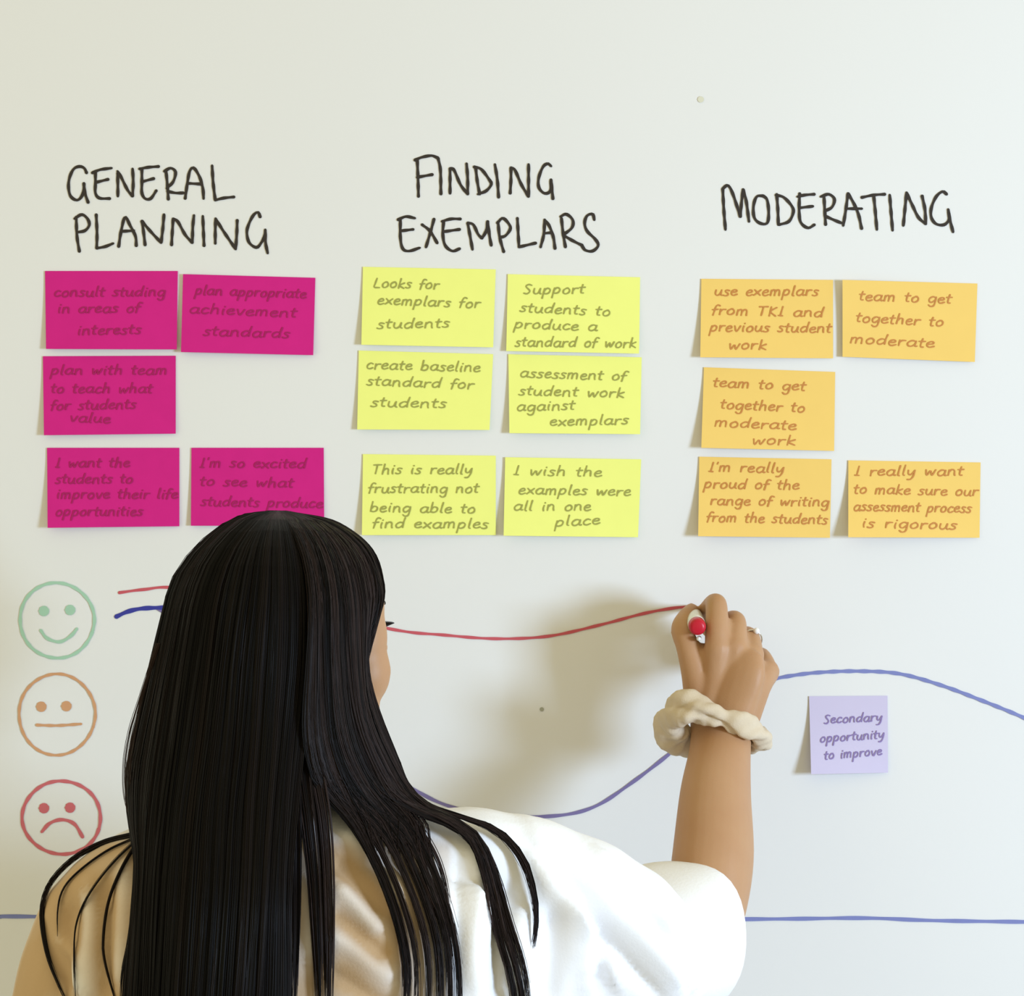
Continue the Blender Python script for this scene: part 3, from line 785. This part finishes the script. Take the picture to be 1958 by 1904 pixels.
GF = [ # far side (towards the wall) of the left
 [(520,977,.335),(455,988,.34),(385,1038,.335),(333,1108,.33),(308,1200,.30),(285,1300,.32),(262,1400,.35),(247,1480,.38),(250,1560,.43),(262,1640,.47)],
 [(520,977,.325),(470,990,.27),(410,1050,.245),(362,1130,.235),(345,1230,.24),(330,1330,.26),(310,1420,.30),(290,1500,.33),(290,1560,.37),(300,1640,.40)],
 [(530,977,.32),(520,995,.25),(500,1050,.225),(485,1120,.22),(480,1200,.22),(470,1300,.25),(450,1400,.29),(430,1500,.33),(420,1560,.37),(410,1640,.40)],
]
NP = 30
def prep(G, n=NP, off=.006):
    out = []
    for g in G:
        c = catmull([(x, y, d * 2000) for x, y, d in g], n)
        c[:, 2] /= 2000
        dd = np.array([rest(a, b_, d, off) if b_ > 1480 else d for a, b_, d in c])
        k = np.convolve(np.pad(dd, 2, 'edge'), [.1, .2, .4, .2, .1], 'valid')
        c[:, 2] = np.maximum(k, dd * .0 + k)
        out.append(c)
    return np.array(out)          # guide, point, (px,py,d)
A_, B_, C_, F_ = prep(GA), prep(GB), prep(GC), prep(GF)

def world(c):
    s = K * (DIST - c[..., 2]) / DIST
    return np.stack([(c[..., 0] - 979) * s, -c[..., 2], EYE + (952 - c[..., 1]) * s], -1)
def interp(G, u):
    """u in 0..1 across the guides -> curve, smooth"""
    x = u * (len(G) - 1)
    i = int(min(max(math.floor(x), 0), len(G) - 2)); t = x - i
    p0 = G[max(i - 1, 0)]; p1 = G[i]; p2 = G[i + 1]; p3 = G[min(i + 2, len(G) - 1)]
    return 0.5 * (2 * p1 + (p2 - p0) * t + (2 * p0 - 5 * p1 + 4 * p2 - p3) * t * t + (3 * p1 - p0 - 3 * p2 + p3) * t ** 3)

HV, HF, HT = [], [], []
hcount = 0
def add_strands(C, rad, tint, tip=0.35):
    """C: (n, NP, 3) world curves -> triangular tubes"""
    global hcount
    n, m, _ = C.shape
    t = np.gradient(C, axis=1); t /= np.linalg.norm(t, axis=2, keepdims=True) + 1e-9
    up = np.array([0.13, -1.0, 0.21]); up /= np.linalg.norm(up)
    a = np.cross(t, up); a /= np.linalg.norm(a, axis=2, keepdims=True) + 1e-9
    bb = np.cross(t, a)
    prof = np.ones(m); prof[-6:] = np.linspace(1, tip, 6)
    r = rad[:, None, None] * prof[None, :, None]
    ph = rng.random(n) * 2 * np.pi
    rings = []
    for q in range(3):
        an = ph + 2 * np.pi * q / 3
        rings.append(C + r * (a * np.cos(an)[:, None, None] + bb * np.sin(an)[:, None, None]))
    V = np.stack(rings, 2).reshape(-1, 3)                 # strand, point, corner
    idx = (np.arange(n)[:, None, None] * m + np.arange(m - 1)[None, :, None]) * 3
    q = np.arange(3)[None, None, :]; q2 = (q + 1) % 3
    F = np.stack([idx + q, idx + q2, idx + 3 + q2, idx + 3 + q], -1).reshape(-1, 4) + hcount
    HV.append(V); HF.append(F); HT.append(np.repeat(tint, m * 3)); hcount += len(V)

def group(G, n, clumps, out=.006, rad=.00050, spread=.010, wave=.0012, lo=0.0, hi=1.0, tintlo=0.0, tinthi=.5, tress=None):
    tt = np.linspace(0, 1, NP)
    cu = np.sort(rng.random(clumps)) * (hi - lo) + lo
    co_ = rng.random(clumps); ct = rng.random(clumps) ** 2; cp = rng.random(clumps) * 6.28
    curves, rads, tints = [], [], []
    mid = world(interp(G, .5))
    for k in range(n):
        c = rng.integers(clumps)
        du = rng.normal() * spread
        u = min(max(cu[c] + du, lo - .004), hi + .004)
        if tress is None:
            cr = interp(G, u).copy()
        else:
            cand = np.exp(-((tress[0] - u) / .16) ** 2) * tress[1]; cand /= cand.sum()
            tu = rng.choice(tress[0], p=cand) + rng.normal() * .0055
            base = interp(G, u)
            mixw = np.clip((base[:, 1] - 1480) / 150, 0, 1); mixw = mixw * mixw * (3 - 2 * mixw)
            cr = base * (1 - mixw[:, None]) + interp(G, min(max(tu, 0), 1)) * mixw[:, None]
            tm = min(1, .56 + .46 * rng.random())       # strands end at different lengths
            ti = np.linspace(0, tm, NP) * (NP - 1)
            cr = np.stack([np.interp(ti, np.arange(NP), cr[:, q]) for q in range(3)], 1)
        w_ = world(cr)
        # layer depth: clumps stand out by different amounts and wander a little
        layer = (co_[c] * .75 + rng.random() * .25) * out
        amt = layer * np.minimum(1, tt * 6)
        w_[:, 1] -= amt
        ph = cp[c]
        wv = wave * np.sin(tt * 5 + ph) * np.minimum(1, tt * 3)
        w_[:, 0] += wv + rng.normal() * .0006 + (du * .02) * np.sin(tt * 7 + ph + rng.random()) 
        w_[:, 1] += .5 * wv
        curves.append(w_); rads.append(rad * (.7 + .6 * rng.random())); tints.append(tintlo + (tinthi - tintlo) * min(1, ct[c] * .8 + .35 * rng.random() ** 3))
    add_strands(np.array(curves), np.array(rads), np.array(tints))

group(A_, 5600, 260, out=.006, rad=.00040, spread=.006, tinthi=.16)
NB_ = int(np.argmax(B_[1][:, 1] > 1500))
TR = np.array([0, .05, .12, .20, .27, .33, .38, .62, .67, .72, .97, 1.0])
TW = np.array([13, 10, 4, 8, 6, 9, 4, 5, 8, 2, 6, 9.]); TW /= TW.sum()
group(B_, 3800, 150, out=.0055, rad=.00035, spread=.010, tinthi=.62, tress=(TR, TW))
group(C_, 900, 40, out=.003, rad=.0004, spread=.05, tinthi=.5)
group(F_, 2200, 90, out=.003, rad=.0005, spread=.02, tinthi=.2)
group(A_, 900, 30, out=.004, rad=.0004, spread=.02, tinthi=.2, hi=.14)

# flyaways on the left edge
def lock(pts, n, w0, w1, rad=.00042, off=.003, tint=(0, .3), drape=True, depth0=None, thin=True, tip=.3, mid=None):
    """a lock along a pixel polyline (px,py[,d]); w0/w1 half width in px at start and end"""
    p = np.array([(q[0], q[1], (q[2] if len(q) > 2 else .45) * 2000) for q in pts])
    c = catmull(p, NP); c[:, 2] /= 2000
    t = np.gradient(c[:, :2], axis=0); t /= np.linalg.norm(t, axis=1)[:, None]
    nr = np.stack([-t[:, 1], t[:, 0]], 1)
    tt = np.linspace(0, 1, NP)
    wm = (w0 + w1) / 2 if mid is None else mid
    ww = w0 * (1 - tt) ** 2 + 2 * wm * tt * (1 - tt) + w1 * tt ** 2
    dd = c[:, 2].copy()
    if drape:
        for i in range(NP): dd[i] = rest(c[i, 0], c[i, 1], c[i, 2], off)
        pad = np.pad(dd, 3, 'edge')
        dd = np.maximum(np.convolve(pad, np.ones(7) / 7, 'valid'), dd)
    curves, rads, tints = [], [], []
    for k in range(n):
        s_ = rng.normal() * .5; s_ = max(-1.2, min(1.2, s_))
        q = c.copy()
        q[:, :2] += nr * (s_ * ww + (rng.normal() * 1.2) * np.sin(tt * 4 + rng.random() * 6) * tt)[:, None]
        q[:, 2] = dd + rng.random() * .004
        tm = min(1, .62 + .5 * rng.random()) if thin else 1
        ti = np.linspace(0, tm, NP) * (NP - 1)
        q = np.stack([np.interp(ti, np.arange(NP), q[:, z]) for z in range(3)], 1)
        curves.append(world(q)); rads.append(rad * (.7 + .6 * rng.random())); tints.append(tint[0] + (tint[1] - tint[0]) * rng.random())
    add_strands(np.array(curves), np.array(rads), np.array(tints), tip)

# left shoulder locks
lock([(300,1570,.45),(270,1592,.44),(200,1610,.42),(140,1642,.42),(95,1690,.42),(80,1745,.42),(90,1820,.43),(112,1880,.43),(135,1930,.44)], 60, 5, 2, off=.001, mid=4.5, rad=.00034)
lock([(300,1572,.45),(262,1598,.44),(205,1625,.42),(150,1665,.42),(120,1700,.42),(110,1740,.42),(110,1790,.42)], 14, 3, 1, off=.001, rad=.0003)
lock([(300,1575,.45),(262,1605,.44),(215,1650,.43),(170,1710,.43),(145,1770,.43),(142,1840,.43),(146,1930,.43)], 14, 3, 1, off=.001, rad=.0003)
lock([(300,1580,.45),(268,1605,.45),(235,1655,.44),(208,1720,.44),(197,1790,.44),(200,1840,.44),(225,1930,.44)], 30, 4, 1.5, off=.001, rad=.00034)
lock([(290,1590,.45),(268,1640,.46),(262,1720,.46),(252,1800,.46),(240,1860,.46),(235,1930,.46)], 40, 8, 8, off=.002)
# right of the straight fall: separate tresses with cloth showing between
lock([(556,1390,.455),(560,1480,.475),(565,1560,.49),(566,1650,.49),(566,1780,.49),(562,1930,.49)], 60, 12, 5, off=.003, tint=(0,.3))
lock([(568,1390,.455),(578,1490,.475),(590,1580,.49),(600,1680,.49),(606,1800,.49),(612,1930,.49)], 100, 16, 6, off=.003, tint=(0,.7))
lock([(590,1380,.45),(603,1480,.47),(618,1570,.48),(626,1680,.48),(628,1800,.48),(628,1930,.48)], 120, 18, 7, off=.003, tint=(.1,.6))
lock([(545,1400,.46),(548,1500,.48),(552,1620,.49),(554,1760,.49),(550,1930,.49)], 30, 6, 3, off=.003)
# loose wisps over the right shoulder blade
lock([(700,1500,.45),(740,1560,.45),(785,1640,.44),(822,1720,.44),(850,1790,.44),(862,1860,.44)], 14, 12, 2, off=.002, mid=6, tint=(.3,1), rad=.0003)
lock([(730,1520,.44),(790,1570,.44),(835,1640,.44),(856,1720,.44),(860,1790,.44)], 16, 10, 3, off=.002, mid=8, tint=(.4,1), rad=.0003)
lock([(760,1530,.44),(850,1572,.43),(900,1610,.43),(925,1680,.43),(940,1760,.43),(948,1800,.43)], 14, 8, 2, off=.002, mid=6, tint=(.4,1), rad=.0003)
# fine flyaways beside the left of the hair
for k in range(8):
    x = 238 + 2 * k
    lock([(300+k,1230,.34),(268+k,1330,.36),(x+8,1400,.38),(x-2,1470,.40),(x+4,1540,.42),(275,1600,.45)], 2, 2, 2, rad=.00025, drape=False, tint=(.6,1))

HVa = np.vstack(HV); HFa = np.vstack(HF); HTa = np.concatenate(HT)
# dark inner mass so no light passes between the strands
def inner(G, back, inset, upto, NQ=None):
    """closed loft: outer guides pushed in by inset, and a far side at depth back less"""
    us = np.linspace(0, 1, 16)
    outer = np.array([world(interp(G, u)) for u in us])[:, :upto]
    outer[:, :, 1] += inset
    outer[0, :, 0] += .003; outer[-1, :, 0] -= .003
    far = outer[1:-1][::-1].copy(); far[:, :, 1] += back * np.minimum(1, np.linspace(.3, 3, upto))[None, :]
    ring = np.vstack([outer, far])         # loop of 30 columns
    n, m, _ = ring.shape
    V = ring.transpose(1, 0, 2).reshape(-1, 3)
    F = []
    for i in range(m - 1):
        for q in range(n):
            A = i * n + q; B = i * n + (q + 1) % n
            F.append((A, B, B + n, A + n))
    return V, F
extra = []
for G, back, ins, up_ in ((A_, .035, .003, NP), (B_, .03, .004, NB_), (C_, .012, .003, NP)):
    V, F = inner(G, back, ins, up_)
    extra.append((V, np.array(F)))
# skull cap
s = Solid(); s.ell(H(0, -.006, .002), .066, .076, .073, HM, 36, 20)
Vc = np.array(s.V); 
Fq = np.array([f for f in s.F if len(f) == 4])
fl = Vc[:, :]
rel = np.array([[(Vector(v) - HC).dot(rv), (Vector(v) - HC).dot(fv), (Vector(v) - HC).dot(uv_)] for v in Vc])
keepf = [f for f in Fq if not any(rel[i, 1] > .030 and rel[i, 2] < .052 for i in f) and not any(rel[i, 2] < -.045 for i in f)]
extra.append((Vc, np.array(keepf)))
allV = [HVa]; allF = [HFa]; allT = [HTa]; off_ = len(HVa)
for V, F in extra:
    allV.append(V); allF.append(F + off_); allT.append(np.zeros(len(V))); off_ += len(V)
V = np.vstack(allV).astype(np.float32); F = np.vstack(allF).astype(np.int32); Tn = np.concatenate(allT).astype(np.float32)
me = bpy.data.meshes.new('hair')
me.vertices.add(len(V)); me.vertices.foreach_set('co', V.ravel())
me.loops.add(len(F) * 4); me.loops.foreach_set('vertex_index', F.ravel())
me.polygons.add(len(F)); me.polygons.foreach_set('loop_start', np.arange(len(F), dtype=np.int32) * 4)
me.update(calc_edges=True); me.validate()
atr = me.attributes.new('tint', 'FLOAT', 'POINT'); atr.data.foreach_set('value', Tn)
hair = link('hair', me, M_hair); keep_parent(hair, person)
tag(hair, 'long straight near-black hair')
print('hair tris', len(F) * 2)
# ---------------------------------------------------------------- marker pen
M_white = mat('white_plastic', (0.82, 0.84, 0.82, 1), rough=0.3, spec=0.5, noise=0.02, nscale=30)
M_cap = mat('red_plastic', lin(196, 20, 48), rough=0.35, spec=0.4, noise=0.05, nscale=30)
M_felt = mat('red_felt', lin(170, 20, 40), rough=0.9, noise=0.1, nscale=200)
pa, pb = P(1334, 1199, .130), P(1320, 1161, .0008)
axis = (pb - pa).normalized(); PL = (pb - pa).length
def lathe(name, prof, m, parent, seg=28):
    side = axis.cross(Vector((0, 0, 1))).normalized(); upv = side.cross(axis).normalized()
    V, F = [], []
    for t, r in prof:
        for q in range(seg):
            a = 2 * math.pi * q / seg
            V.append(pa + axis * t + side * math.cos(a) * r + upv * math.sin(a) * r)
    for i in range(len(prof) - 1):
        for q in range(seg):
            A = i * seg + q; B = i * seg + (q + 1) % seg
            F.append((A, B, B + seg, A + seg))
    F.append(tuple(range(seg))[::-1]); F.append(tuple(range((len(prof) - 1) * seg, len(prof) * seg)))
    o = link(name, mesh(name, V, F), m)
    keep_parent(o, parent)
    return o
pen = empty('marker_pen', pa)
tag(pen, 'red-capped white marker pen held between thumb and forefinger, end-on', 'marker pen')
lathe('barrel', [(.012,.0072),(.014,.0080),(.060,.0080),(.095,.0078),(.100,.0062),(.108,.0050)], M_white, pen)
lathe('end_cap', [(-.002,.0042),(-.0012,.0064),(.001,.0074),(.004,.0078),(.013,.0078)], M_cap, pen)
lathe('nib', [(.108,.0040),(.118,.0034),(PL-.002,.0026),(PL,.0012)], M_felt, pen)
s = Solid(); s.sweep([pd(1336,1221,.124,.0022), pd(1337,1219,.100,.0020)], seg=8)
keep_parent(link('clip', mesh('clip', s.V, s.F), M_white), pen)

# ---------------------------------------------------------------- scrunchie on the wrist
M_scr = mat('cream_fabric', lin(218, 202, 178), rough=0.85, spec=0.15, noise=0.15, nscale=120, bump=0.3, bscale=700, two=lin(204, 188, 164))
C0 = P(1369, 1398, .126)
tilt = math.radians(-13)
ax1 = Vector((math.cos(tilt), 0, math.sin(tilt)))        # along the picture
fa = (P(1368,1450,.14) - P(1380,1375,.118)).normalized()   # forearm direction
ax2 = ax1.cross(fa).normalized()
n_, m_ = 220, 26
V, F = [], []
for i in range(n_):
    a = 2 * math.pi * i / n_
    left = 0.5 - 0.5 * math.cos(a)        # 1 on the left
    R1, R2 = .0415, .033
    c = C0 + ax1 * (R1 * math.cos(a)) + ax2 * (R2 * math.sin(a))
    c += Vector((0, 0, .004)) * math.sin(2 * a + .6)
    rad_out = (ax1 * math.cos(a) * R2 + ax2 * math.sin(a) * R1).normalized()
    r = .0088 + .0050 * left ** 2 + .0012 * math.sin(5 * a + 1) 
    pinch = math.exp(-((((a - 4.75 + math.pi) % (2 * math.pi)) - math.pi) / .13) ** 2)
    pinch2 = math.exp(-((((a - 1.62 + math.pi) % (2 * math.pi)) - math.pi) / .13) ** 2)
    r *= 1 - .28 * max(pinch, pinch2)
    for j in range(m_):
        b_ = 2 * math.pi * j / m_
        tw = 2.2 * a
        g = 1 + .13 * math.sin(3 * b_ + tw * 2) + .07 * math.sin(9 * a + 3 * b_) + .035 * math.sin(23 * a + 4 * math.sin(b_))
        g -= .42 * math.exp(-((((b_ - 1.9 - tw * .55 + math.pi) % (2 * math.pi)) - math.pi) / .28) ** 2)   # twisting deep crease
        V.append(c + (rad_out * math.cos(b_) + fa * math.sin(b_) * 1.15) * r * g)
for i in range(n_):
    for j in range(m_):
        A = i * m_ + j; B = i * m_ + (j + 1) % m_
        Cn = ((i + 1) % n_) * m_ + (j + 1) % m_; D = ((i + 1) % n_) * m_ + j
        F.append((A, B, Cn, D))
scr = link('scrunchie', mesh('scrunchie', V, F), M_scr)
tag(scr, 'cream fabric hair scrunchie worn round the right wrist', 'scrunchie')

# ---------------------------------------------------------------- finger ring
M_silver = mat('silver', (0.75, 0.74, 0.70, 1), rough=0.2, spec=0.5, metal=1.0)
rc = P(1437, 1223, .089); rax = (P(1433,1217,.080) - P(1438,1232,.098)).normalized()
s1 = rax.cross(Vector((1, 0, 0))).normalized(); s2 = rax.cross(s1).normalized()
V, F = [], []
for i in range(40):
    a = 2 * math.pi * i / 40
    rad = s1 * math.cos(a) + s2 * math.sin(a)
    for j in range(8):
        b_ = 2 * math.pi * j / 8
        V.append(rc + rad * (.0096 + .0007 * math.cos(b_)) + rax * .0010 * math.sin(b_))
for i in range(40):
    for j in range(8):
        F.append((i * 8 + j, i * 8 + (j + 1) % 8, ((i + 1) % 40) * 8 + (j + 1) % 8, ((i + 1) % 40) * 8 + j))
rg = empty('finger_ring', rc); tag(rg, 'small silver ring with a stone on the ring finger', 'ring')
keep_parent(link('band', mesh('band', V, F), M_silver), rg)
s = Solid(); s.ell(rc + Vector((.35, -.55, .75)).normalized() * .0112, .0030, .0030, .0030, None, 10, 6)
keep_parent(link('stone', mesh('stone', s.V, s.F), mat('clear_stone', (0.85, 0.86, 0.88, 1), rough=0.08, spec=0.9)), rg)
